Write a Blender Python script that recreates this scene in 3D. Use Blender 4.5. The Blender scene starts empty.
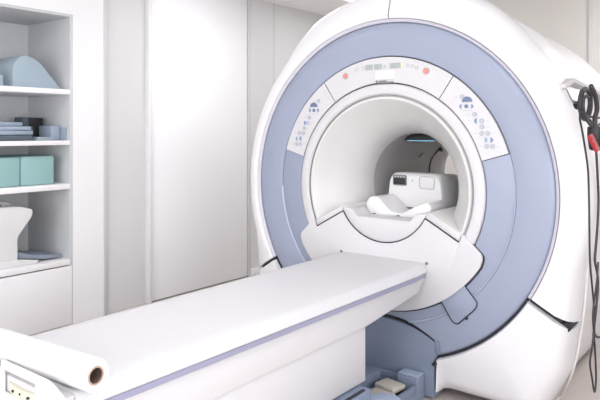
import bpy, bmesh, math, random
from mathutils import Vector
random.seed(4)
C = bpy.context.scene.collection
R = math.radians
ZC = 1.07                                   # height of the bore axis

# ---------------------------------------------------------------- camera frame helper
YAW = R(38.1); F = 625.0; YH = 131.0
CAM = Vector((1.744, -2.972, 1.382))
def at(x, y, **k):
    dx, dz, dy = (x-300)/F, (YH-y)/F, 1.0
    d = Vector((dx*math.cos(YAW)-math.sin(YAW), dx*math.sin(YAW)+math.cos(YAW), dz))
    n, v = list(k.items())[0]; i = 'XYZ'.index(n)
    return CAM + d*((v-CAM[i])/d[i])

# ---------------------------------------------------------------- materials
def mat(name, col, rough=.4, metal=0, spec=.5, coat=0, bump=0, bscale=200, vary=0, vscale=8, emit=None, estr=0):
    m = bpy.data.materials.new(name); m.use_nodes = True
    nt = m.node_tree; b = nt.nodes['Principled BSDF']
    b.inputs['Base Color'].default_value = (*col, 1); b.inputs['Roughness'].default_value = rough
    b.inputs['Metallic'].default_value = metal; b.inputs['Specular IOR Level'].default_value = spec
    b.inputs['Coat Weight'].default_value = coat; b.inputs['Coat Roughness'].default_value = .08
    if vary or bump:
        tc = nt.nodes.new('ShaderNodeTexCoord')
    if vary:
        n = nt.nodes.new('ShaderNodeTexNoise'); n.inputs['Scale'].default_value = vscale; n.inputs['Detail'].default_value = 3
        r = nt.nodes.new('ShaderNodeMix'); r.data_type = 'RGBA'
        r.inputs[6].default_value = (*[c*(1-vary) for c in col], 1); r.inputs[7].default_value = (*[min(1, c*(1+vary)) for c in col], 1)
        nt.links.new(tc.outputs['Object'], n.inputs['Vector']); nt.links.new(n.outputs['Fac'], r.inputs[0]); nt.links.new(r.outputs[2], b.inputs['Base Color'])
    if bump:
        n2 = nt.nodes.new('ShaderNodeTexNoise'); n2.inputs['Scale'].default_value = bscale
        bp = nt.nodes.new('ShaderNodeBump'); bp.inputs['Strength'].default_value = bump; bp.inputs['Distance'].default_value = .002
        nt.links.new(tc.outputs['Object'], n2.inputs['Vector']); nt.links.new(n2.outputs['Fac'], bp.inputs['Height']); nt.links.new(bp.outputs['Normal'], b.inputs['Normal'])
    if emit:
        b.inputs['Emission Color'].default_value = (*emit, 1); b.inputs['Emission Strength'].default_value = estr
    return m
def s2l(r, g, b):
    f = lambda c: (c/255/12.92) if c/255 <= .04045 else ((c/255+.055)/1.055)**2.4
    return (f(r), f(g), f(b))
M = dict(
 shell=mat('shell_white', (.82,.81,.83), .32, coat=.25, vary=.01),
 panel=mat('panel_white', (.64,.63,.65), .4, bump=.15, bscale=260),
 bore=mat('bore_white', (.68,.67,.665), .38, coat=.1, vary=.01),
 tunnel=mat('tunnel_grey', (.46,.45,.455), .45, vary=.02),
 blue=mat('scanner_blue', s2l(152,160,181), .42, coat=.12, vary=.015),
 blue2=mat('dock_blue', s2l(128,139,160), .5, bump=.2, bscale=300),
 blue_light=mat('dock_light_blue', s2l(170,182,205), .45, vary=.02),
 dark=mat('gasket_dark', s2l(42,42,52), .6),
 gapgrey=mat('gap_grey', s2l(118,117,124), .6),
 black=mat('rubber_black', s2l(26,26,30), .5),
 cable=mat('cable_dark', s2l(48,44,50), .45),
 red=mat('plug_red', s2l(168,30,46), .4),
 sheet=mat('table_white', (.65,.645,.665), .5, vary=.012, vscale=5),
 band=mat('rail_lilac', s2l(150,150,174), .35),
 beam=mat('pedestal_white', (.64,.625,.64), .45, vary=.01),
 beige=mat('pad_beige', s2l(205,198,186), .7, vary=.03, vscale=40),
 paper=mat('paper_white', (.67,.67,.675), .85, bump=.1, bscale=90),
 card=mat('cardboard', s2l(176,150,134), .85, vary=.06, vscale=60),
 cardin=mat('cardboard_inside', s2l(98,78,74), .9, vary=.06, vscale=60),
 cab=mat('cabinet_white', (.90,.89,.91), .4, vary=.01),
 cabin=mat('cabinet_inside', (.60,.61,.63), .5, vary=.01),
 wall=mat('wall_white', (.87,.865,.88), .7, bump=.1, bscale=120, vary=.01),
 wall2=mat('wall_panel_grey', (.70,.69,.70), .6, bump=.1, bscale=120, vary=.01),
 door=mat('door_white', (.93,.93,.95), .5, vary=.008),
 trimm=mat('trim_grey', (.62,.62,.63), .45),
 trimw=mat('trim_white', (.82,.82,.83), .4),
 backw=mat('wall_back_beige', s2l(228,224,219), .6, bump=.1, bscale=120, vary=.015, vscale=2),
 bolster=mat('foam_blue', s2l(156,172,184), .7, bump=.2, bscale=150, vary=.02),
 foam=mat('foam_greyblue', s2l(154,166,184), .7, bump=.2, bscale=150),
 foamd=mat('foam_dark_grey', s2l(84,94,104), .7, bump=.2, bscale=150),
 translucent=mat('box_greyblue', s2l(158,170,188), .35),
 mint=mat('mint_foam', s2l(146,182,182), .6, bump=.2, bscale=150, vary=.02),
 coil=mat('coil_white', (.74,.735,.74), .35, vary=.01),
 coilside=mat('coil_grey', s2l(196,194,196), .4),
 mat_=mat('mat_grey', s2l(138,148,164), .5, vary=.03),
 chrome=mat('latch_metal', s2l(150,150,158), .3, metal=.8),
 btn=mat('button_grey', s2l(178,180,190), .4), btnb=mat('button_blue', s2l(120,140,186), .4), btnt=mat('button_teal', s2l(130,165,180), .4),
 btnd=mat('button_darkblue', s2l(104,118,150), .4), mark=mat('mark_grey', s2l(190,192,200), .5), lcd=mat('display_green', s2l(166,174,172), .3),
 yel=mat('mark_yellow', s2l(222,226,150), .5), redb=mat('button_red', s2l(214,140,130), .4), plate=mat('plate_white', (.88,.88,.9), .3), bracket=mat('plate_bracket_grey', s2l(140,138,146), .4),  # bracket: plain grey of the plate bracket and coil outline
 led=mat('led_blue', s2l(120,190,225), .4, emit=(.25,.68,.9), estr=1.0),
 lamp=mat('lamp_diffuser', (.9,.9,.9), .5, emit=(.97,.98,1), estr=3.5),
 lip=mat('lip_highlight_blue', s2l(182,190,210), .3, coat=.3), ledgegrey=mat('ledge_grey', s2l(200,197,198), .5), rimlip=mat('rim_shade_lilac', s2l(206,203,214), .45), groove=mat('groove_grey', s2l(152,150,152), .5),
 ivory=mat('label_ivory', s2l(214,208,192), .6),
 white_c=mat('cable_white', s2l(236,230,230), .4),
)
# floor: pale vinyl with faint mottling
fl = mat('floor_vinyl', s2l(196,187,182), .3, vary=.05, vscale=6, bump=.05); M['floor'] = fl
# ceiling: square tiles with thin joints
ce = mat('ceiling_tile', (.93,.92,.92), .8); M['ceil'] = ce
nt = ce.node_tree; b = nt.nodes['Principled BSDF']; g = nt.nodes.new('ShaderNodeNewGeometry')
br = nt.nodes.new('ShaderNodeTexBrick'); br.offset = 0; br.inputs['Scale'].default_value = 1
br.inputs['Brick Width'].default_value = .6; br.inputs['Row Height'].default_value = .6; br.inputs['Mortar Size'].default_value = .006; br.inputs['Mortar Smooth'].default_value = .3
for n in ('Color1','Color2'): br.inputs[n].default_value = (.93,.92,.92,1)
br.inputs['Mortar'].default_value = (.72,.71,.71,1)
nt.links.new(g.outputs['Position'], br.inputs['Vector']); nt.links.new(br.outputs['Color'], b.inputs['Base Color'])

# ---------------------------------------------------------------- mesh helpers
ORIG = {}
def origin(p):
    return ORIG.get(p.name, Vector((0,0,0))) if p else Vector((0,0,0))
def obj(name, bm, m, parent=None, smooth=35, loc=None):
    o0 = origin(parent)
    if parent is None and loc is not None: o0 = Vector(loc)
    bmesh.ops.recalc_face_normals(bm, faces=bm.faces)
    bmesh.ops.translate(bm, verts=bm.verts, vec=-o0)
    me = bpy.data.meshes.new(name); bm.to_mesh(me); bm.free()
    me.materials.append(M[m] if isinstance(m, str) else m)
    for p in me.polygons: p.use_smooth = True
    me.set_sharp_from_angle(angle=R(smooth))
    o = bpy.data.objects.new(name, me); C.objects.link(o)
    if parent: o.parent = parent; ORIG[o.name] = o0
    else: o.location = o0; ORIG[o.name] = o0
    return o
def thing(name, loc, label, cat, group=None):
    o = bpy.data.objects.new(name, None); C.objects.link(o); o.location = loc; o.empty_display_size = .1
    o['label'] = label; o['category'] = cat
    if group: o['group'] = group
    ORIG[o.name] = Vector(loc); return o
def tag(o, label, cat, group=None, kind=None):
    o['label'] = label; o['category'] = cat
    if group: o['group'] = group
    if kind: o['kind'] = kind
    return o
def struct(name, bm, m, **k):
    o = obj(name, bm, m, **k); o['kind'] = 'structure'; return o
def bevel(bm, w, seg=2, ang=30, edges=None):
    if w <= 0: return
    es = edges or [e for e in bm.edges if len(e.link_faces) == 2 and e.calc_face_angle(0) > R(ang)]
    bmesh.ops.bevel(bm, geom=es, offset=w, segments=seg, profile=.5, affect='EDGES', clamp_overlap=True)
def box(x0,x1,y0,y1,z0,z1, bv=0, seg=2, bm=None):
    b2 = bmesh.new(); v = [b2.verts.new((x,y,z)) for x in (x0,x1) for y in (y0,y1) for z in (z0,z1)]
    for f in ((0,1,3,2),(4,6,7,5),(0,4,5,1),(2,3,7,6),(0,2,6,4),(1,5,7,3)): b2.faces.new([v[i] for i in f])
    bmesh.ops.recalc_face_normals(b2, faces=b2.faces)
    bevel(b2, bv, seg)
    return join(bm, b2)
def join(bm, b2):
    if bm is None: return b2
    me = bpy.data.meshes.new('tmp'); b2.to_mesh(me); b2.free(); bm.from_mesh(me); bpy.data.meshes.remove(me); return bm
def extr(pts, plane, d0, d1, bv=0, seg=2, bm=None):
    """2D outline extruded; plane 'XZ' (depth Y), 'YZ' (depth X), 'XY' (depth Z)"""
    def P(a, c, d): return {'XZ': (a,d,c), 'YZ': (d,a,c), 'XY': (a,c,d)}[plane]
    b2 = bmesh.new(); n = len(pts)
    A = [b2.verts.new(P(*p, d0)) for p in pts]; B = [b2.verts.new(P(*p, d1)) for p in pts]
    b2.faces.new(A); b2.faces.new(B[::-1])
    for i in range(n): b2.faces.new((A[i], B[i], B[(i+1)%n], A[(i+1)%n]))
    bmesh.ops.recalc_face_normals(b2, faces=b2.faces)
    if bv:
        caps = [e for e in b2.edges if (e.verts[0] in A) == (e.verts[1] in A)]
        bevel(b2, bv, seg, edges=caps)
    return join(bm, b2)
def fillet(pts, rad, n=5):
    out = []; N = len(pts)
    for i, p in enumerate(pts):
        r = rad[i] if isinstance(rad, (list,tuple)) else rad
        p = Vector(p); a = (Vector(pts[i-1])-p); b = (Vector(pts[(i+1)%N])-p)
        if r <= 0: out.append(tuple(p)); continue
        r = min(r, a.length*.45, b.length*.45)
        s, e = p+a.normalized()*r, p+b.normalized()*r
        for k in range(n+1):
            t = k/n; out.append(tuple((1-t)**2*s+2*t*(1-t)*p+t*t*e))
    return out
def polar(r, th, y=0): return Vector((r*math.cos(R(th)), y, ZC+r*math.sin(R(th))))
def sweep(ths, prof, closed=False, bm=None):
    b2 = bmesh.new(); rings = []
    for t in ths: rings.append([b2.verts.new(polar(r, t, y)) for r, y in prof(t)])
    n = len(rings[0]); N = len(rings)
    for i in range(N if closed else N-1):
        a, b = rings[i], rings[(i+1)%N]
        for k in range(n): b2.faces.new((a[k], a[(k+1)%n], b[(k+1)%n], b[k]))
    if not closed:
        b2.faces.new(rings[0]); b2.faces.new(rings[-1][::-1])
    bmesh.ops.recalc_face_normals(b2, faces=b2.faces)
    return join(bm, b2)
def rng(a, b, step=1.5):
    n = max(2, int(abs(b-a)/step)+1); return [a+(b-a)*i/(n-1) for i in range(n)]
def smooth_path(pts, sub=6):
    pts = [Vector(p) for p in pts]; out = []
    for i in range(len(pts)-1):
        p0 = pts[max(i-1,0)]; p1 = pts[i]; p2 = pts[i+1]; p3 = pts[min(i+2,len(pts)-1)]
        for k in range(sub):
            t = k/sub
            out.append(.5*((2*p1)+(p2-p0)*t+(2*p0-5*p1+4*p2-p3)*t*t+(-p0+3*p1-3*p2+p3)*t**3))
    out.append(pts[-1]); return out
def tube(pts, r, bm=None, n=8, closed=False, sub=6, smooth=True):
    P = smooth_path(pts, sub) if smooth else [Vector(p) for p in pts]
    if closed: P = P[:-1]
    b2 = bmesh.new(); rings = []; N = len(P); up = None
    for i, p in enumerate(P):
        if closed: t = P[(i+1)%N]-P[i-1]
        else: t = P[min(i+1,N-1)]-P[max(i-1,0)]
        t.normalize()
        if up is None:
            up = Vector((0,0,1)) if abs(t.z) < .9 else Vector((1,0,0))
        u = (up - t*up.dot(t)); u.normalize(); up = u; w = t.cross(u)
        rings.append([b2.verts.new(p + r*(math.cos(2*math.pi*k/n)*u + math.sin(2*math.pi*k/n)*w)) for k in range(n)])
    for i in range(N if closed else N-1):
        a, b = rings[i], rings[(i+1)%N]
        for k in range(n): b2.faces.new((a[k], a[(k+1)%n], b[(k+1)%n], b[k]))
    if not closed: b2.faces.new(rings[0]); b2.faces.new(rings[-1][::-1])
    bmesh.ops.recalc_face_normals(b2, faces=b2.faces)
    return join(bm, b2)
def disc(cx, cz, r, y0, y1, n=20, bm=None, half=None):
    if half is None: pts = [(cx+r*math.cos(2*math.pi*i/n), cz+r*math.sin(2*math.pi*i/n)) for i in range(n)]
    else: pts = [(cx+r*math.cos(R(half)+math.pi*i/n), cz+r*math.sin(R(half)+math.pi*i/n)) for i in range(n+1)]
    return extr(pts, 'XZ', y0, y1, bm=bm)

# ================================================================ THE ROOM
XL, XR, YF, YB, H = -2.3, 2.9, -4.7, 2.8, 2.65
struct('floor', box(XL-.7, XR+.1, YF-.1, YB+.1, -.1, 0), 'floor')
struct('ceiling', box(XL-.7, XR+.1, YF-.1, YB+.1, H, H+.1), 'ceil')
struct('wall_back', box(XL-.1, XR+.1, YB, YB+.1, 0, H), 'backw')
struct('wall_right', box(XR, XR+.1, YF, YB, 0, H), 'wall')
struct('wall_front', box(XL-.1, XR+.1, YF-.1, YF, 0, H), 'wall')
CY0, CY1, CZ = -2.2, -.452, 2.215          # niche that takes the shelving
bm = box(XL-.1, XL, CY0, CY1, CZ, H); box(XL-.1, XL, YF, CY0, 0, H, bm=bm); box(XL-.1, XL, CY1, -.18, 0, H, bm=bm)
struct('wall_left', bm, 'wall')
struct('wall_left_recess', box(XL-.125, XL-.025, -.18, .212, 0, H), 'wall2')
struct('wall_left_far', box(XL-.1, XL, 1.39, YB, 0, H), 'wall2')
struct('trim_1', box(XL-.03, XL+.004, -.198, -.170, 0, H, .003), 'trimm')
bm = box(XL-.03, XL+.022, .205, .238, 0, H, .006); struct('trim_2', bm, 'trimw')
struct('door_1', box(XL-.06, XL-.004, .243, 1.378, .008, H-.01, .004), 'door')
struct('trim_3', box(XL-.03, XL+.012, 1.383, 1.412, 0, H, .004), 'trimm')
struct('trim_4', box(XL-.01, XL+.005, 1.757, 1.775, 0, H, .002), 'trimm')
struct('baseboard_left', box(XL, XL+.012, 1.412, YB, 0, .07, .003), 'trimw')
struct('trim_5', box(.375, .39, YB-.012, YB+.01, 0, H, .003), 'trimm')
struct('trim_6', box(-.62, -.60, YB-.012, YB+.01, 0, H, .003), 'trimm')
struct('baseboard_back', box(XL+.012, XR, YB-.014, YB, 0, .07, .003), 'trimw')

# ceiling lamps; the last is added to brighten the walls behind the scanner
lamp_n = ['recessed square ceiling lamp by the wall beside the scanner', 'recessed square ceiling lamp above the left half of the patient table',
          'recessed square ceiling lamp right of the patient table', 'recessed square ceiling lamp over the left corner of the camera side',
          'recessed square ceiling lamp over the right corner of the camera side', 'recessed square ceiling lamp behind the scanner on the right', 'recessed square ceiling lamp added to brighten the walls behind the scanner on the left']
L0 = None
for i, (x, y) in enumerate([(-1.35, .6), (-1.2, -1.5), (1.2, -1.5), (-1.2, -3.3), (1.2, -3.3), (1.5, 2.1), (-1.35, 2.1)]):
    if L0 is None:
        L0 = thing('ceiling_lamp', (0,0,H), lamp_n[0], 'lamp', 'recessed ceiling lamps')
        bm = bmesh.new()
        for a in ((-.3,.3,-.3,-.28),(-.3,.3,.28,.3),(-.3,-.28,-.28,.28),(.28,.3,-.28,.28)): box(*a, H-.012, H-.001, .002, bm=bm)
        obj('lamp_frame', bm, 'trimw', L0); obj('diffuser', box(-.28,.28,-.28,.28,H-.008,H-.002), 'lamp', L0)
        o = L0
    else:
        o = L0.copy(); C.objects.link(o); o['label'] = lamp_n[i]
        for ch in list(L0.children):
            c = ch.copy(); C.objects.link(c); c.parent = o
    o.location = (x, y, H)
def area(name, loc, size, power, rot=(0,0,0), col=(1,1,1)):
    l = bpy.data.lights.new(name, 'AREA'); l.shape = 'RECTANGLE'; l.size, l.size_y = size; l.energy = power; l.color = col
    o = bpy.data.objects.new(name, l); C.objects.link(o); o.location = loc; o.rotation_euler = rot; return o
for (x, y), p in zip([(-1.35, .6), (-1.2, -1.5), (1.2, -1.5), (-1.2, -3.3), (1.2, -3.3), (1.5, 2.1), (-1.35, 2.1)], (19, 15, 9, 14, 14, 58, 17)):
    area('lamp_light', (x, y, H-.02), (.56,.56), p*.75)
# added fill light, framed as two unseen windows behind and right of the camera
def added_window(n, wall, a0, a1, z0, z1):
    bm = bmesh.new(); t = .05
    def bar(p0, p1, q0, q1):
        if wall == 'front': box(p0, p1, YF+.001, YF+.04, q0, q1, .004, bm=bm)
        else: box(XR-.04, XR-.001, p0, p1, q0, q1, .004, bm=bm)
    am = (a0+a1)/2
    bar(a0,a1,z0,z0+t); bar(a0,a1,z1-t,z1); bar(a0,a0+t,z0+t,z1-t); bar(a1-t,a1,z0+t,z1-t); bar(am-t/2,am+t/2,z0+t,z1-t)
    struct('added_window_%d' % n, bm, 'trimw')
added_window(1, 'front', -1.7, 2.3, .7, 2.4)
added_window(2, 'right', -4.3, -.8, .7, 2.4)
area('added_fill_front', (.3, YF+.05, 1.55), (3.8,1.6), 135, (R(98),0,0), (.97,.985,1))
area('added_fill_right', (XR-.05, -2.55, 1.55), (3.3,1.6), 165, (R(98),0,R(90)), (.97,.985,1))

# ================================================================ SHELVING
cb = thing('shelving_cabinet', (XL-.3, (CY0+CY1)/2, 0), 'built-in white shelving niche with open shelves over a closed cupboard door', 'cabinet')
XBk = XL-.58
bm = box(XBk-.02, XBk, CY0, CY1, 0, CZ)
box(XBk, XL-.001, CY1-.022, CY1, 0, CZ, .002, bm=bm); box(XBk, XL-.001, CY0, CY0+.022, 0, CZ, .002, bm=bm)
box(XBk, XL-.001, CY0+.022, CY1-.022, CZ-.02, CZ, .002, bm=bm)
obj('carcass', bm, 'cabin', cb)
for z0, z1 in ((1.642,1.678), (1.283,1.315), (.968,1.006), (.428,.468)):
    obj('shelf', box(XBk, XL+.002, CY0+.022, CY1-.022, z0, z1, .003), 'cab', cb)
obj('door', box(XL-.02, XL+.002, CY0+.004, CY1-.008, .002, .42, .003), 'cab', cb)

XF = -2.36
# top shelf: foam bolster and a small block
pts = fillet([(-.86,1.679),(-.86,1.84),(-.785,1.91),(-.68,1.875),(-.50,1.679)], [.0,.05,.06,.09,.0], 6)
o = obj('foam_bolster', extr(pts, 'YZ', XF, XF-.38, .012), 'bolster', loc=(XF-.19,-.7,1.678))
tag(o, 'large pale blue foam wedge with rounded hump on the top shelf', 'foam wedge')
o = obj('foam_block', box(XF-.1, XF, -1.08, -.925, 1.679, 1.755, .006), 'bolster', loc=(XF-.05,-1.0,1.678))
tag(o, 'small pale foam block cut by the left picture edge on the top shelf', 'foam block')
# second shelf
z = 1.316
def slab(cy, cx, ly, lx, z0, h, rot, tilt, m, label, cat, group=None):
    bm = box(-lx/2, lx/2, -ly/2, ly/2, 0, h, .006)
    o = obj('foam_pad', bm, m); o.location = (cx, cy, z0); o.rotation_euler = (R(tilt), 0, R(rot)); return tag(o, label, cat, group)
g = 'foam pads stacked on the second shelf'
slab(-.885, -2.50, .36, .22, z+.002, .035, -6, 0, 'foamd', 'dark grey foam pad at the bottom of the pad stack', 'foam pad', g)
slab(-.88, -2.50, .36, .22, z+.040, .030, 4, 0, 'foam', 'grey-blue foam pad second from the bottom of the stack', 'foam pad', g)
slab(-.885, -2.50, .35, .21, z+.072, .026, -3, 0, 'foam', 'grey-blue foam pad under the topmost pad of the stack', 'foam pad', g)
slab(-.94, -2.50, .34, .20, z+.100, .026, 7, 0, 'foam', 'grey-blue foam pad lying on top of the pad stack', 'foam pad', g)
s_ = 0
bx = thing('equipment_box', (-2.62,-.6,z), 'dark grey square box with black front panel on the second shelf', 'box')
obj('box_body', box(-2.72,-2.60,-.665,-.51,z,z+.165,.006), 'foamd', bx)
obj('front_panel', extr(fillet([(-.62,z+.16),(-.515,z+.16),(-.525,z+.01),(-.59,z+.01),(-.585,z+.10),(-.62,z+.10)],.006,2), 'YZ', -2.599, -2.592, .001), 'black', bx)
o = obj('storage_box', box(-2.57,-2.40,-.56,-.492,z,z+.105,.005), 'foamd', loc=(-2.5,-.56,z)); tag(o, 'mid grey box right of the dark square box on the second shelf', 'box')
o.data.materials[0] = M['translucent']
o = obj('storage_box', box(-2.56,-2.34,-.488,-.476,z,z+.09,.004), 'foam', loc=(-2.46,-.51,z)); tag(o, 'light blue narrow box standing in for a reflection at the side of the second shelf', 'box')  # paler box paints the reflection beside the grey box
bm = box(-2.47,-2.36,-.69,-.57,z,z+.012,.003); box(-2.465,-2.362,-.685,-.58,z+.013,z+.024,.003, bm=bm)
o = obj('flat_pad', bm, 'bolster', loc=(-2.41,-.65,z)); tag(o, 'flat pale pad lying in front of the grey boxes', 'foam pad')
# third shelf: mint blocks
z = 1.007; g = 'mint foam blocks on the third shelf'
m1 = obj('foam_cushion', box(XF-.40, XF, -.805, -.560, z, z+.20, .012), 'mint', loc=(XF-.2,-.70,z)); tag(m1, 'mint green foam block, right of the two on the third shelf', 'foam block', g)
m2 = obj('foam_cushion', box(XF-.40, XF, -1.08, -.809, z, z+.198, .012), 'mint', loc=(XF-.2,-.95,z)); tag(m2, 'mint green foam block, left of the two on the third shelf', 'foam block', g)
# bottom shelf: white receiver coil and mat
z = .468
co = thing('receiver_coil', (XF-.2,-.95,z), 'white moulded head coil with overhanging top rim on the lowest shelf', 'scanner coil')
pts = fillet([(-1.2,z+.012),(-.825,z+.012),(-.825,z+.12),(-.83,z+.19),(-.72,z+.33),(-.72,z+.375),(-.80,z+.40),(-1.2,z+.42)], [0,.01,.03,.08,.02,.012,.03,0], 5)
obj('coil_shell', extr(pts, 'YZ', XF, XF-.26, .02, 3), 'coil', co)
obj('coil_shell_rear', extr(fillet([(-1.2,z+.3),(-.84,z+.3),(-.80,z+.42),(-.88,z+.435),(-1.2,z+.45)],.02,3), 'YZ', XF-.14, XF-.30, .012), 'coilside', co)
obj('coil_foot', extr([(-1.15,z+.001),(-.70,z+.001),(-.68,z+.02),(-.82,z+.045),(-1.15,z+.045)], 'YZ', XF+.012, XF-.012, .004), 'coil', co)
for yy in (-1.0,-.93): obj('slot', box(XF-.06,XF-.10,yy-.02,yy+.02,z+.408,z+.422,.003), 'gapgrey', co)
bm = extr(fillet([(-.815,z+.09),(-.80,z+.085),(-.70,z+.050),(-.52,z+.028),(-.49,z+.022),(-.49,z+.010),(-.60,z+.012),(-.81,z+.045)],.01,3), 'YZ', XF-.02, XF-.30, .004)
o = obj('padded_mat', bm, 'mat_', loc=(XF-.15,-.66,z)); tag(o, 'thin grey-blue curved mat beside the white coil on the lowest shelf', 'mat')

# ================================================================ THE SCANNER
sc = thing('mri_scanner', (0,.8,0), 'large white ring-shaped MRI scanner with blue-grey front ring and round bore', 'scanner')
def polyR(th, poly):
    d = Vector((math.cos(R(th)), math.sin(R(th)))); best = None
    for (x0,z0),(x1,z1) in zip(poly, poly[1:]):
        a = Vector((x0,z0-ZC)); e = Vector((x1,z1-ZC))-a
        den = d.x*e.y-d.y*e.x
        if abs(den) < 1e-9: continue
        t = (a.x*e.y-a.y*e.x)/den; u = (a.x*d.y-a.y*d.x)/den
        if t > 0 and -1e-6 <= u <= 1+1e-6: best = t if best is None else min(best, t)
    return best
def sm(x): x = max(0, min(1, x)); return x*x*(3-2*x)
def Out(th, zf=.035):
    t = abs(((th-90+180) % 360)-180)
    if t <= 108: return 1.05+.060*sm((50-t)/26)
    th2 = 90-t
    return polyR(th2, [(1.05*math.cos(R(-18)), ZC+1.05*math.sin(R(-18))), (.972,.5), (.928,.25), (.815,zf), (0,zf)]) or 1.0
O_ = Out
def Inn(th):
    r = .9205; t = abs(((th-90+180) % 360)-180); th2 = 90-t
    if th2 < -60 and r*math.cos(R(th2)) < .315: r = .315/max(.01, math.cos(R(th2)))
    return r
def cover(th):
    I, O = Inn(th), Out(th)
    if O-I < .15: I2 = I
    w = O-I; k = min(1, w/.142)
    return [(I,.05),(I,-.004),(I+.004*k,-.012),(I+.012*k,-.016),(I+.03*k,-.016),(I+.055*k if w<.2 else O-.087*k,-.010),(O-.055*k,.010),(O-.03*k,.036),(O-.012*k,.075),(O-.003,.12),(O,.16),(O,.235),(O-.006,.245),(O-.02,.245),(O-.03,.2),(O-.06*k,.10),(O-.10*k,.05)]
obj('front_cover', sweep(rng(-30.7, 87.8), cover), 'shell', sc)
obj('front_cover', sweep(rng(88.3, 211), cover), 'shell', sc)
# foot covers
def foot(side):
    ths = rng(-32.2, -73.0, 1.5)
    if side < 0: ths = [180-t for t in ths]
    def pr(th):
        I, O = Inn(th)-.004, Out(th)
        w = O-I; k = min(1, w/.142)
        return [(I,.06),(I,-.006),(I+.006*k,-.018),(I+.018*k,-.022),(I+.03*k,-.020),(O-.09*k,-.012),(O-.05*k,.008),(O-.025*k,.034),(O-.010*k,.075),(O-.003,.12),(O,.16),(O,.235),(O-.02,.245),(O-.03,.2),(O-.06*k,.10),(O-.10*k,.06)]
    return sweep(ths, pr)
obj('foot_cover', foot(1), 'shell', sc); obj('foot_cover', foot(-1), 'shell', sc)
obj('plinth', box(-.70,.70,.16,1.5,.0,.06,.005), 'dark', sc)
# housing behind the covers
def Bo(th):
    t = abs(((th-90+180) % 360)-180)
    if t <= 57: return 1.045
    if t <= 59: return 1.045-.03*(t-57)/2
    th2 = 90-t
    return polyR(th2, [(.90,1.8),(.875,1.55),(.875,.45),(.775,.03),(0,.03)]) or 1.0
ths = rng(-90, 270, 1.5)[:-1]
obj('rear_housing', sweep(ths, lambda t: [(.75,.03),(Bo(t)-.06,.05),(Bo(t)-.03,.08),(Bo(t)-.01,.2),(Bo(t)+.04*sm((56-abs(((t+90)%360)-180))/20),.3),(Bo(t)+.025*sm((56-abs(((t+90)%360)-180))/20),.6),(Bo(t),1.0),(Bo(t),1.25),(Bo(t)-.03,1.42),(Bo(t)-.09,1.52),(.60,1.56),(.56,1.54),(.60,1.45),(.75,1.3)], True), 'shell', sc)
le = [at(566,83.5,X=.925), at(575,78,X=.925), at(600,91,X=.925), at(625,105,X=.925)]
obj('side_ledge', extr([(p.y,p.z) for p in le]+[(p.y,p.z-.022) for p in le[::-1]], 'YZ', .80, .925, .004), 'ledgegrey', sc)
# backing for the thin gaps
obj('gap_backing', sweep(ths, lambda t: [(.50,.012),(.885,.016),(.885,.035),(.50,.030)], True), 'dark', sc)
# blue ring
rw = lambda a, y0: [(a,.012),(a,y0+.004),(a+.004,y0)]
obj('blue_ring', sweep(ths, lambda t: rw(.7205,-.006)+[(.76,-.012),(.82,-.014),(.86,-.011),(.888,-.004),(.899,.004),(.903,.014)], True), 'blue', sc)
lowt = rng(-196.2, 16.2)
obj('blue_ring_inset', sweep([t for t in rng(-196.3, 16.3)], lambda t: [(.576,.012),(.576,-.001),(.580,-.004),(.712,-.002),(.7195,.002),(.7195,.012)]), 'blue', sc)
# lip on the crease, its highlight painted in as pale blue
obj('crease_lip', sweep(rng(-178, -2), lambda t: [(.7145,.0),(.7145,-.0065),(.7195,-.0095),(.7215,-.006)]), 'lip', sc)
obj('rim_lip', sweep(rng(-31, 211), lambda t: [(.9035,.012),(.9035,.0),(.907,-.004),(.9185,-.009),(.9192,.012)]), 'rimlip', sc)  # shade on the cover's inner bevel, painted as a lilac lip
obj('foot_gap', sweep(rng(212, 328), lambda t: [(.9035,.020),(.9035,.006),(.9155,.006),(.9155,.020)]), 'dark', sc)
obj('seam_backing', sweep(rng(-34, -29), lambda t: [(.922,.03),(.922,.012),(O_(t)-.06,.035),(O_(t)-.02,.11),(O_(t)-.02,.13),(O_(t)-.07,.06)]), 'dark', sc)
obj('seam_backing', sweep(rng(209, 214), lambda t: [(.922,.03),(.922,.012),(O_(t)-.06,.035),(O_(t)-.02,.11),(O_(t)-.02,.13),(O_(t)-.07,.06)]), 'dark', sc)
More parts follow.
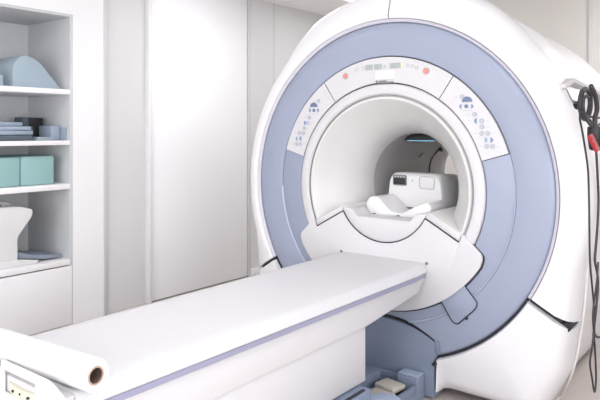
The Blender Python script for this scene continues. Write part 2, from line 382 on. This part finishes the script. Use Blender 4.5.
# control panels
def sector(a0, a1, r0=.5770, r1=.7150):
    da0 = .0
    return sweep(rng(a0, a1, 1.2), lambda t: [(r0,.010),(r0,-.008),(r0+.003,-.011),(r1-.003,-.011),(r1,-.008),(r1,.010)])
cp = obj('display_panel', sector(55.75, 123.55), 'panel', sc)
kr = obj('keypad_panel', sector(16.6, 55.25), 'panel', sc)
kl = obj('keypad_panel', sector(124.05, 163.6), 'panel', sc)
yF = -.0110
def dot(x, z_, r, m, par, half=None, name='button', sq=None):
    if sq: bm = extr([(x-sq[0],z_-sq[1]),(x+sq[0],z_-sq[1]),(x+sq[0],z_+sq[1]),(x-sq[0],z_+sq[1])], 'XZ', yF, yF-.002)
    else: bm = disc(x, z_, r, yF, yF-.003, 14, half=half)
    return obj(name, bm, m, par)
for sgn, par, P in ((1, kr, [(.453,1.554),(.479,1.537),(.45,1.505),(.475,1.505),(.501,1.504),(.518,1.464),(.525,1.432),(.555,1.431),(.556,1.402),(.555,1.37),(.586,1.37),(.571,1.338),(.599,1.338),(.58,1.307),(.609,1.307)]),
                    (-1, kl, [(-.44,1.559),(-.474,1.534),(-.497,1.505),(-.472,1.504),(-.447,1.504),(-.508,1.462),(-.549,1.43),(-.519,1.43),(-.545,1.398),(-.582,1.37),(-.552,1.368),(-.597,1.336),(-.567,1.337),(-.607,1.303),(-.576,1.304)])):
    for i, (x, z_) in enumerate(P):
        if i == 1: dot(x, z_-.010, .027, 'btnd', par, half=0)
        elif i in (2, 4): dot(x, z_, .011, 'btnb', par, half=90 if i == 2 else -90)
        elif i == 3: dot(x, z_, .010, 'btnd', par)
        elif i == 6: dot(x+.004, z_, .013, 'btnb', par, half=90 if sgn > 0 else -90)
        elif i in (11, 12): dot(x, z_, .013, 'btnt' if i == 11 else 'btnb', par, half=-90 if sgn > 0 else 90)
        else:
            dot(x, z_, .0125, 'btn', par)
            dot(x, z_, .005, 'mark', par, name='button_symbol', sq=(.004,.004)).location = (0,-.0032,0)
    for (x, z_) in (P[0], P[5], P[6], P[9], P[13]):
        x2 = x-.03*(1 if sgn > 0 else -1) if sgn > 0 else x-.028
        bm = extr([(x2-.012,z_-.002),(x2+.006,z_-.002),(x2+.006,z_+.002),(x2-.012,z_+.002)], 'XZ', yF, yF-.001); obj('key_mark', bm, 'mark', par)
    for (x, z_) in (P[7], P[8], P[10], P[14]):
        x2 = x+.026
        bm = extr([(x2-.006,z_-.002),(x2+.010,z_-.002),(x2+.010,z_+.002),(x2-.006,z_+.002)], 'XZ', yF, yF-.001); obj('key_mark', bm, 'mark', par)
    xm, zm = P[3]
    bm = extr([(xm-.03,zm-.022),(xm+.03,zm-.022),(xm+.03,zm-.019),(xm-.03,zm-.019)], 'XZ', yF, yF-.001)
    obj('key_mark', bm, 'mark', par)
for x, w in ((-.103,.012),(-.078,.011),(-.047,.012),(-.022,.012),(.052,.012),(.076,.011),(.097,.008)):
    dot(x, 1.734, 0, 'lcd', cp, name='display', sq=(w,.015))
dot(.110, 1.733, 0, 'yel', cp, name='display_marker', sq=(.003,.015))
obj('triangle_mark', extr([(-.003,1.727),(.019,1.727),(.008,1.744)], 'XZ', yF, yF-.002), 'btn', cp)
for x, z_ in ((-.172,1.727),(-.130,1.733),(.148,1.729),(.176,1.725),(.202,1.714)):
    bm = tube([Vector((x+.009*math.cos(a),yF-.001,z_+.009*math.sin(a))) for a in [2*math.pi*i/10 for i in range(11)]], .0016, None, 4, closed=True, sub=1); obj('key_mark', bm, 'mark', cp)
for x, z_ in ((.256,1.694),(-.247,1.694)):
    b_ = dot(x, z_, .019, 'btn', cp, name='stop_button'); 
    obj('stop_symbol', disc(x, z_, .015, yF-.003, yF-.006, 14), 'redb', cp)
obj('name_plate', box(-.048,.070,yF-.006,yF+.002,1.664,1.712,.004), 'plate', cp)
obj('plate_bracket', box(-.044,.062,yF-.010,yF+.002,1.642,1.650,.002), 'bracket', cp)
bm = box(-.046,-.036,yF-.004,yF,1.651,1.658); box(-.025,.02,yF-.004,yF,1.651,1.657, bm=bm); obj('plate_writing', bm, 'gapgrey', cp)

# bore
obj('bore_trim', sweep(ths, lambda t: [(.5105,.02),(.5105,-.006),(.518,-.014),(.53,-.016),(.558,-.016),(.567,-.011),(.5705,-.004),(.5705,.02)], True), 'panel', sc)
obj('trim_groove', sweep(ths, lambda t: [(.505,.012),(.505,-.008),(.5100,-.0085),(.5100,.012)], True), 'groove', sc)
def linerprof(t):
    return [(.5045,.0),(.497,-.010),(.487,-.009),(.470,.01),(.445,.050),(.41,.095),(.37,.15),(.337,.21),(.315,.27),(.303,.33),(.300,.38),(.33,.385),(.50,.03)]
obj('bore_flare', sweep(ths, linerprof, True), 'bore', sc)
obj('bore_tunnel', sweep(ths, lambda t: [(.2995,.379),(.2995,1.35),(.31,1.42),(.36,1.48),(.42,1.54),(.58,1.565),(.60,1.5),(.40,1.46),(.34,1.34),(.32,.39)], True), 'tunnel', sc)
# light bar across the tunnel roof
obj('light_strip', box(-.11,.070,.462,.470,1.321,1.3255,.001), 'led', sc)
bm = extr([(-.13,1.3258),(.10,1.3258),(.07,1.36),(-.09,1.36)], 'XZ', .45, .60, .003); obj('light_strip_housing', bm, 'black', sc)
# camera cable inside
A = lambda x, y, Y: at(x, y, Y=Y)
def on_wall(x, y, rad=.292):
    Y = .45
    while Y < 1.4:
        p = at(x, y, Y=Y)
        if math.hypot(p.x, p.z-ZC) >= rad: break
        Y += .01
    return p
bm = tube([on_wall(*p) for p in ((441,149),(437,152),(433,157),(430.5,163),(429.5,170),(429,176))], .004, n=6)
obj('cable_clip', tube([on_wall(440,149,.287), on_wall(441.5,150,.287)], .014, n=8, smooth=False), 'black', sc)
obj('wall_mark', tube([on_wall(*p) for p in ((419.5,157.5),(421,155),(423.5,153.5))], .003, n=5), 'black', sc)
obj('tunnel_cable', bm, 'black', sc)

# bottom insert of the bore
bf = fillet([(-.475,.852),(-.266,.960),(-.222,.945),(-.212,.885),(.212,.885),(.222,.945),(.266,.960),(.475,.852),(.40,.70),(-.40,.70)], [.0,.015,.01,.008,.008,.01,.015,0,0,0], 4)
obj('bore_floor', extr(bf, 'XZ', -.012, .60, .003), 'bore', sc)
# lower panel
outer = [(.655*math.cos(R(a)), ZC+.655*math.sin(R(a))) for a in rng(-33, -147, 3)]
semi = [(.293*math.cos(R(a)), 1.067+.293*math.sin(R(a))) for a in rng(209, 331, 6)]
cl_ = fillet([outer[-1], (-.566,.768), (-.462,.868), (-.440,.822), semi[0]], [0,.03,.008,.004,0], 5)
cr_ = fillet([semi[-1], (.440,.822), (.462,.868), (.566,.768), outer[0]], [0,.004,.008,.03,0], 5)
poly = outer[1:-1] + cl_ + semi[1:-1] + cr_
obj('lower_panel', extr(poly, 'XZ', .008, -.026, .008, 3), 'panel', sc)
gp = [(x*1.012, (z_-ZC)*1.012+ZC) for x, z_ in outer[1:-1]+cl_[:9]]+[(x*1.012, (z_-ZC)*1.012+ZC) for x, z_ in cr_[-9:]]
obj('lower_panel_gasket', extr(gp, 'XZ', .009, -.011), 'dark', sc)
# bed bridge in the round cut-out
semi2 = [(.288*math.cos(R(a)), 1.067+.288*math.sin(R(a))) for a in rng(203, 337, 6)]
obj('bed_bridge', extr(semi2+[(.20,.944),(.165,.905),(-.165,.905),(-.20,.944)], 'XZ', -.022, .125, .005, 2), 'panel', sc)
obj('bridge_gap', tube([Vector((.2905*math.cos(R(a)), -.0235, 1.067+.2905*math.sin(R(a)))) for a in rng(209, 331, 6)], .003, n=6, sub=1), 'dark', sc)
for s in (-1, 1):
    obj('ledge', extr(fillet([(s*.264,.957),(s*.258,.931),(s*.440,.829),(s*.452,.858)],.004,2), 'XZ', -.022, .05, .004), 'panel', sc)
    obj('ledge_gap', tube([Vector((s*.257,-.0235,.9275)), Vector((s*.440,-.0235,.8255))], .0035, n=6, smooth=False), 'dark', sc)
    obj('ledge_groove', tube([Vector((s*.441,-.0235,.826)), Vector((s*.462,-.020,.866))], .0020, n=6, smooth=False), 'dark', sc)
    obj('end_screw', disc(s*.266, .697, .008, -.026, -.030, 12), 'gapgrey', sc)
# latch door on the lower blue ring
lp = fillet([(.335,.520),(.402,.418),(.430,.410),(.525,.505),(.535,.535),(.462,.618)], [.01,.03,.02,.02,.03,.01], 4)
ld = obj('latch_door', extr(lp, 'XZ', -.006, -.0135, .002), 'blue', sc)
obj('latch_outline', tube([Vector((x,-.0145,z_)) for x, z_ in lp+[lp[0]]], .0030, n=6, closed=True, sub=1), 'dark', ld)
obj('latch_knob', disc(.478,.452,.008,-.012,-.022,12), 'dark', ld)
# blue dock plate under the ring
arc = [(x, .372-.072*(abs(x)/.30)**2.3) for x in [-.312+.624*i/24 for i in range(25)]]
obj('dock_plate', extr(arc+[(.312,.22),(.304,.205),(.304,.012),(-.304,.012),(-.304,.205),(-.312,.22)], 'XZ', -.03, .06, .006), 'blue2', sc)
obj('dock_gap', extr([(x*1.0, z_+.013-.004*(abs(x)/.3)**2) for x, z_ in arc]+[(.305,.25),(-.305,.25)], 'XZ', -.017, .055, .002), 'black', sc)
obj('dock_hook', box(.305,.335,-.03,.02,.255,.305,.005), 'blue2', sc)
obj('dock_hook', box(-.335,-.305,-.03,.02,.255,.305,.005), 'blue2', sc)
obj('dock_pin', disc(.312,.19,.010,-.040,.02,12), 'dark', sc)
# black notch between cover and foot cover
obj('seam_notch', extr([(.905,.492),(.945,.505),(.968,.492),(.948,.462),(.925,.470)], 'XZ', .035, .13, .002), 'black', sc)
obj('cover_screw', disc(.79,.555,.006,-.018,-.012,10), 'dark', sc)

# docking tray on the floor
tr = thing('docking_tray', (0,-.25,0), 'blue-grey floor tray with raised rim in front of the scanner', 'docking tray')
bm = extr([(-.28,-.48),(.262,-.48),(.262,-.125),(.135,-.125),(.135,-.034),(-.28,-.034)], 'XY', .0, .055, .006); box(.242,.262,-.48,-.125,.05,.098,.005, bm=bm); box(-.28,-.26,-.48,-.034,.05,.098,.005, bm=bm); box(-.259,.135,-.05,-.034,.05,.098,.004, bm=bm)
obj('tray', bm, 'blue2', tr)
obj('end_stop', box(.142,.262,-.118,-.036,.0,.128,.010,3), 'blue2', tr)
obj('end_stop_cap', box(.146,.258,-.114,-.040,.1285,.136,.003,3), 'blue_light', tr)
obj('tray_block', box(-.20,.04,-.36,-.10,.056,.125,.01), 'blue2', tr)
g = 'beige pads in the docking tray'
for i, (x, y, rz, lb) in enumerate(((.145,-.19,-10,'beige foot pad in the floor tray, the one nearer the scanner'),(.165,-.325,-6,'beige foot pad in the floor tray, the one farther from the scanner'))):
    if i == 0:
        t0 = thing('foot_pad', (0,0,.0), lb, 'pad', g)
        obj('pad_shade_base', box(-.065,.065,-.05,.05,0,.018,.004), 'dark', t0); obj('pad_top', box(-.062,.062,-.052,.048,.0185,.045,.007,3), 'beige', t0); t = t0  # dark base puts the shadow under the pad into its colour
    else:
        t = t0.copy(); C.objects.link(t); t['label'] = lb
        for ch in list(t0.children):
            c = ch.copy(); C.objects.link(c); c.parent = t
    t.location = (x,y,.056); t.rotation_euler = (0,0,R(rz))

# ================================================================ COIL IN THE BORE
hc = thing('head_coil', (0,.45,.93), 'light grey head coil with small black display standing in the bore', 'scanner coil')
def loft(secs, bm=None):
    b2 = bmesh.new(); rs = [[b2.verts.new(p) for p in s] for s in secs]; n = len(rs[0])
    for a, b in zip(rs, rs[1:]):
        for k in range(n): b2.faces.new((a[k],a[(k+1)%n],b[(k+1)%n],b[k]))
    b2.faces.new(rs[0]); b2.faces.new(rs[-1][::-1]); bmesh.ops.recalc_face_normals(b2, faces=b2.faces); return join(bm, b2)
def csec(Y, k=1.0, top=1.138, w=.187, wt=.165, base=.93):
    p = fillet([(-w*k,base),(-wt*k,top-.005),(wt*k,top-.005),(w*k,base)], [.01,.055,.055,.01], 7)
    return [(x, Y, z_) for x, z_ in p]
obj('coil_housing', loft([csec(.352,.985,1.130),csec(.346,.97,1.122)][::-1]+[csec(.365,1.0),csec(.47,1.04,1.135),csec(.60,1.07,1.125),csec(.64,1.0,1.10)]), 'coil', hc)
yd = .346
dp = obj('display', extr(fillet([(-.143,1.056),(-.050,1.056),(-.050,1.119),(-.143,1.119)],.01,3), 'XZ', yd+.002, yd-.003, .001), 'gapgrey', hc)
obj('screen', box(-.136,-.057,yd-.005,yd-.001,1.063,1.101,.001), 'black', dp)
for i in range(4): obj('display_key', box(-.130+.019*i,-.121+.019*i,yd-.005,yd-.001,1.105,1.112), 'mark', dp)
sq = fillet([(.035,1.045),(.128,1.045),(.128,1.115),(.035,1.115)],.014,4)
obj('cover_plate', extr(sq, 'XZ', yd+.002, yd-.002, .001), 'coil', hc)
obj('cover_outline', tube([Vector((x,yd-.0025,z_)) for x, z_ in sq+[sq[0]]], .0014, n=5, closed=True, sub=1), 'bracket', hc)
obj('status_light', box(-.015,-.011,yd-.002,yd+.001,1.083,1.093), 'bracket', hc)
cr = fillet([(-.203,.886),(-.208,.965),(-.185,1.002),(-.13,1.002),(-.045,.925),(.03,.918),(.105,.962),(.185,.992),(.207,.965),(.203,.886)], [.012,.03,.02,.015,.02,.02,.02,.015,.01,.012], 4)
obj('cradle', extr(cr, 'XZ', .140, .342, .012, 3), 'shell', hc)
obj('cradle_latch', box(-.13,.0,.126,.1385,.888,.908,.003), 'coil', hc)
obj('latch_pin', box(-.155,-.138,.127,.139,.892,.908,.002), 'black', hc); obj('latch_pin', box(.004,.018,.127,.139,.892,.908,.002), 'black', hc)

# ================================================================ PATIENT TABLE
tb = thing('patient_table', (0,-1.2,0), 'long white patient table with lilac side rail leading into the scanner bore', 'table')
YE, YS = -.0275, -2.045
def tsec(pts, Y, k=1.0): return [(x*k, Y, z_) for x, z_ in pts]
half = [(.262,.6505),(.277,.651),(.2795,.656),(.2785,.662),(.264,.690),(.259,.6945),(.252,.697),(.20,.698),(.10,.6985)]
top = half+[(-x,z_) for x, z_ in half[::-1]]
obj('table_top', loft([tsec(top,YS),tsec(top,-.30),tsec(top,-.15,.995),tsec(top,YE-.01,.975),tsec(top,YE,.965)]), 'sheet', tb, smooth=24)
rail = [(.10,.626),(.270,.626),(.2755,.630),(.2755,.648),(.270,.650),(.10,.650)]
rail = rail+[(-x,z_) for x, z_ in rail[::-1]]
obj('side_rail', loft([tsec(rail,YS+.01),tsec(rail,-.30),tsec(rail,-.15,.995),tsec(rail,YE-.004,.965)]), 'band', tb)
# beam with the slanting underside
bp = fillet([(YS+.02,.6255),(YE-.006,.6255),(YE-.010,.60),(-.08,.585),(-.085,.560),(-.60,.508),(YS+.02,.50)], [.0,.0,.01,.01,.008,0,0], 3)
obj('beam', extr(bp, 'YZ', -.258, .258, .006), 'beam', tb)
obj('pedestal', box(-.247,.247,YS+.12,-.585,.262,.52,.006), 'beam', tb)
bm = box(-.27,.30,YS+.2,-.62,.05,.255,.012)
obj('pedestal_base', bm, 'blue2', tb)
obj('base_slot', box(.276,.292,-1.1,-.66,.250,.2575,.002), 'dark', tb)
bm = bmesh.new(); pts = [(.335+.090*math.cos(a), -.63+.135*math.sin(a)) for a in [2*math.pi*i/28 for i in range(28)]]
obj('caster_cover', extr(pts, 'XY', .11, .20, .012, 3), 'blue_light', tb)
for x in (-.22,.25):
    for y in (YS+.35,-.8):
        obj('caster', extr([(y+.04*math.cos(a), .0405+.04*math.sin(a)) for a in [2*math.pi*i/18 for i in range(18)]], 'YZ', x-.018, x+.018, .005), 'black', tb)
# end handle with scale
bm = bmesh.new()
out = fillet([(-.285,.56),(-.285,.665),(-.165,.728),(.150,.728),(.285,.66),(.285,.56)], [0,.03,.04,.04,.03,0], 5)
hole = [(-.105,.672),(-.105,.700),(.085,.700),(.095,.690),(.095,.625),(-.105,.625)]
# frame built from bars round the opening
HF, HB = -2.102, -2.088
bm = extr(fillet([(-.365,.56),(-.365,.665),(-.20,.69),(-.04,.69),(-.010,.732),(-.010,.56)],[0,.03,.04,.01,0,0],5), 'XZ', HF, HB, .006)
extr(fillet([(.365,.56),(.365,.675),(.230,.732),(.165,.732),(.165,.56)][::-1],[0,0,.04,.03,0],5), 'XZ', HF, HB, .006, bm=bm)
box(-.02,.175,HF,HB,.708,.732,.006, bm=bm); box(-.02,.175,HF,HB,.56,.645,.006, bm=bm)
eh = obj('end_handle', bm, 'shell', tb)
obj('end_cap', box(-.262,.262,YS-.0405,YS+.018,.55,.688,.005), 'beam', tb)
bm = bmesh.new(); n = 8; b2 = bmesh.new()
P0 = [(.000+.165*i/n, YS-.042-.012*math.sin(math.pi*i/n)) for i in range(n+1)]
extr(P0+[(.165,YS-.0408),(.000,YS-.0408)], 'XY', .646, .674, bm=bm)
ss = obj('scale_strip', bm, 'ivory', eh)
for x, z_ in ((.045,.659),(.085,.661),(.125,.660)):
    obj('scale_mark', box(x-.005,x+.003,YS-.0555,YS-.045,z_-.003,z_+.003,.001), 'black', ss)

# paper roll lying across the end of the table
pr = thing('paper_roll', (.03,-2.01,.699), 'white paper roll with cardboard core lying across the near end of the table', 'paper roll')
e = Vector((.317,-2.016,.7427)); dr = Vector((-math.cos(R(4.2)), -math.sin(R(4.2)), 0)); s_ = Vector((dr.y,-dr.x,0)); L = .60
def ringroll(prof):
    b2 = bmesh.new(); rs = []
    for i in range(40):
        a = 2*math.pi*i/40; rs.append([b2.verts.new(e+dr*d+(s_*math.cos(a)+Vector((0,0,1))*math.sin(a))*r) for r, d in prof])
    n = len(prof)
    for i in range(40):
        a, b = rs[i], rs[(i+1)%40]
        for k in range(n): b2.faces.new((a[k],a[(k+1)%n],b[(k+1)%n],b[k]))
    return b2
obj('paper', ringroll([(.0250,0),(.0425,0),(.0435,.0015),(.0435,L-.0015),(.0425,L),(.0250,L)]), 'paper', pr)
co_ = obj('core', ringroll([(.0205,-.001),(.0247,-.001),(.0247,L),(.0205,L)]), 'card', pr)
obj('core_lining', ringroll([(.0195,.001),(.0203,.001),(.0203,L-.001),(.0195,L-.001)]), 'cardin', co_)

# ================================================================ CABLES AT THE SIDE
hk = thing('cable_hook', (1.04,.24,1.55), 'small white bracket with hook holding the black cables beside the scanner', 'hook')
bp_ = [at(x,y,Y=.060) for x, y in ((566,88.5),(570,87.5),(581,90),(584,97),(583,103),(574,104))]
bm = extr([(p.x,p.z) for p in bp_], 'XZ', .060, .067, .002)
obj('bracket_edge', tube([Vector((p.x,.058,p.z)) for p in (bp_[0],bp_[-1])], .003, n=6, smooth=False), 'gapgrey', hk)
obj('bracket', bm, 'shell', hk)
q = lambda x, y, X=1.07: at(x, y, X=X)
obj('hook', tube([q(573,101,1.045),q(577,104,1.05),q(581,101,1.055),q(583,95,1.06)], .006, n=8), 'gapgrey', hk)
obj('hook_knob', tube([q(577,104,1.055),q(578,106.5,1.055)], .016, n=12, smooth=False), 'black', hk)
def cab(name, pts, r, m, label, cat='cable', group=None, X=1.075, closed=False):
    P = [q(*p, X) if len(p) == 2 else Vector(p) for p in pts]
    o = obj(name, tube(P, r, n=8, closed=closed), m, loc=P[0]); return tag(o, label, cat, group)
g = 'black cables hanging beside the scanner'
cab('cable_coil', [(582,92),(585,89),(588.5,91),(590,98),(590,108),(588,116),(585,119),(582,115),(580.5,108),(580.5,99),(582,92)], .011, 'cable', 'thick coiled black cable loop hung on the hook at the scanner side', group=g, closed=True)
cab('cable_coil', [(586,96),(589,99),(588.5,108),(586,116),(583.5,108),(584,99),(586,96)], .006, 'cable', 'thin black cable loop inside the thicker loop on the hook', group=g, X=1.09, closed=True)
cab('hanging_cable', [(580,112),(580,120),(582,130),(585,148),(588,170),(589,200),(589.5,235),(590,262),(592,285),(594,310),(593,340),(590,362),(592,378),(594.5,392),(596,380),(595.5,360),(594,335),(593,312),(597,280),(598,262)], .0042, 'cable', 'long thin black cable hanging closest to the white scanner cover', group=g, X=1.08)
cab('hanging_cable', [(590,120),(594,128),(596,150),(597.5,175),(598.5,200),(597.5,225),(595.5,250),(595,262),(597,272),(598,285),(596,310),(594,330),(597,337),(603,336)], .0055, 'cable', 'thicker black cable hanging at the right picture edge', group=g, X=1.06)
cab('hanging_cable', [(581,112),(586,116),(592,117),(597,118),(604,117)], .005, 'cable', 'short black cable running sideways under the coiled loop', group=g, X=1.10)
cab('hanging_cable', [(584,113),(588,122),(594,128),(600,124),(606,121)], .006, 'cable', 'black cable looping sideways above the red plug', group=g, X=1.11)
cab('hanging_cable', [(591,86),(595,95),(597,108),(595,118),(595,126.6)], .010, 'cable', 'thick black cable bundle running down above the red plug', group=g, X=1.113)
rp = thing('red_plug', tuple(q(594,143,1.1)), 'black plug with red ribbed grip hanging among the cables', 'plug')
bm = tube([q(595,127,1.115),q(595,136,1.115),q(596.5,147,1.115)], .030, n=12); obj('plug_body', bm, 'black', rp)
bm = bmesh.new()
for i in range(6):
    p0 = (590+i*1.3, 137+i*2.6)
    tube([q(p0[0]-.6,p0[1]+.9,1.143),q(p0[0]+1.8,p0[1]-1.6,1.143)], .0070, bm, 8, smooth=False)
obj('red_grip', bm, 'red', rp)
o = obj('floor_cable', tube([at(588,262,Y=.16), at(586.5,285,Y=.16), at(584.5,305,Y=.16), at(582.5,322,Y=.16), at(580,338,Y=.16), at(577,355,Y=.17), at(571.5,375,Y=.2), at(566,387,Y=.27), at(560,397,Z=.007), at(551,407,Z=.007)], .0058, n=8), 'white_c', loc=(.9,.27,0))
tag(o, 'thin white cable running down the scanner side to the floor', 'cable')

# ================================================================ CAMERA AND VIEW
cd = bpy.data.cameras.new('camera'); cam = bpy.data.objects.new('camera', cd); C.objects.link(cam)
cam.location = CAM; cam.rotation_euler = (R(90), 0, YAW); cd.sensor_width = 36; cd.lens = F/600*36; cd.shift_y = -(200-YH)/600
cd.clip_start = .05
bpy.context.scene.camera = cam
w = bpy.data.worlds.new('world'); bpy.context.scene.world = w; w.use_nodes = True
w.node_tree.nodes['Background'].inputs[0].default_value = (.9,.93,1,1); w.node_tree.nodes['Background'].inputs[1].default_value = .5
vs = bpy.context.scene.view_settings
vs.view_transform = 'Standard'; vs.look = 'None'; vs.exposure = -.88; vs.gamma = 1; vs.use_curve_mapping = False
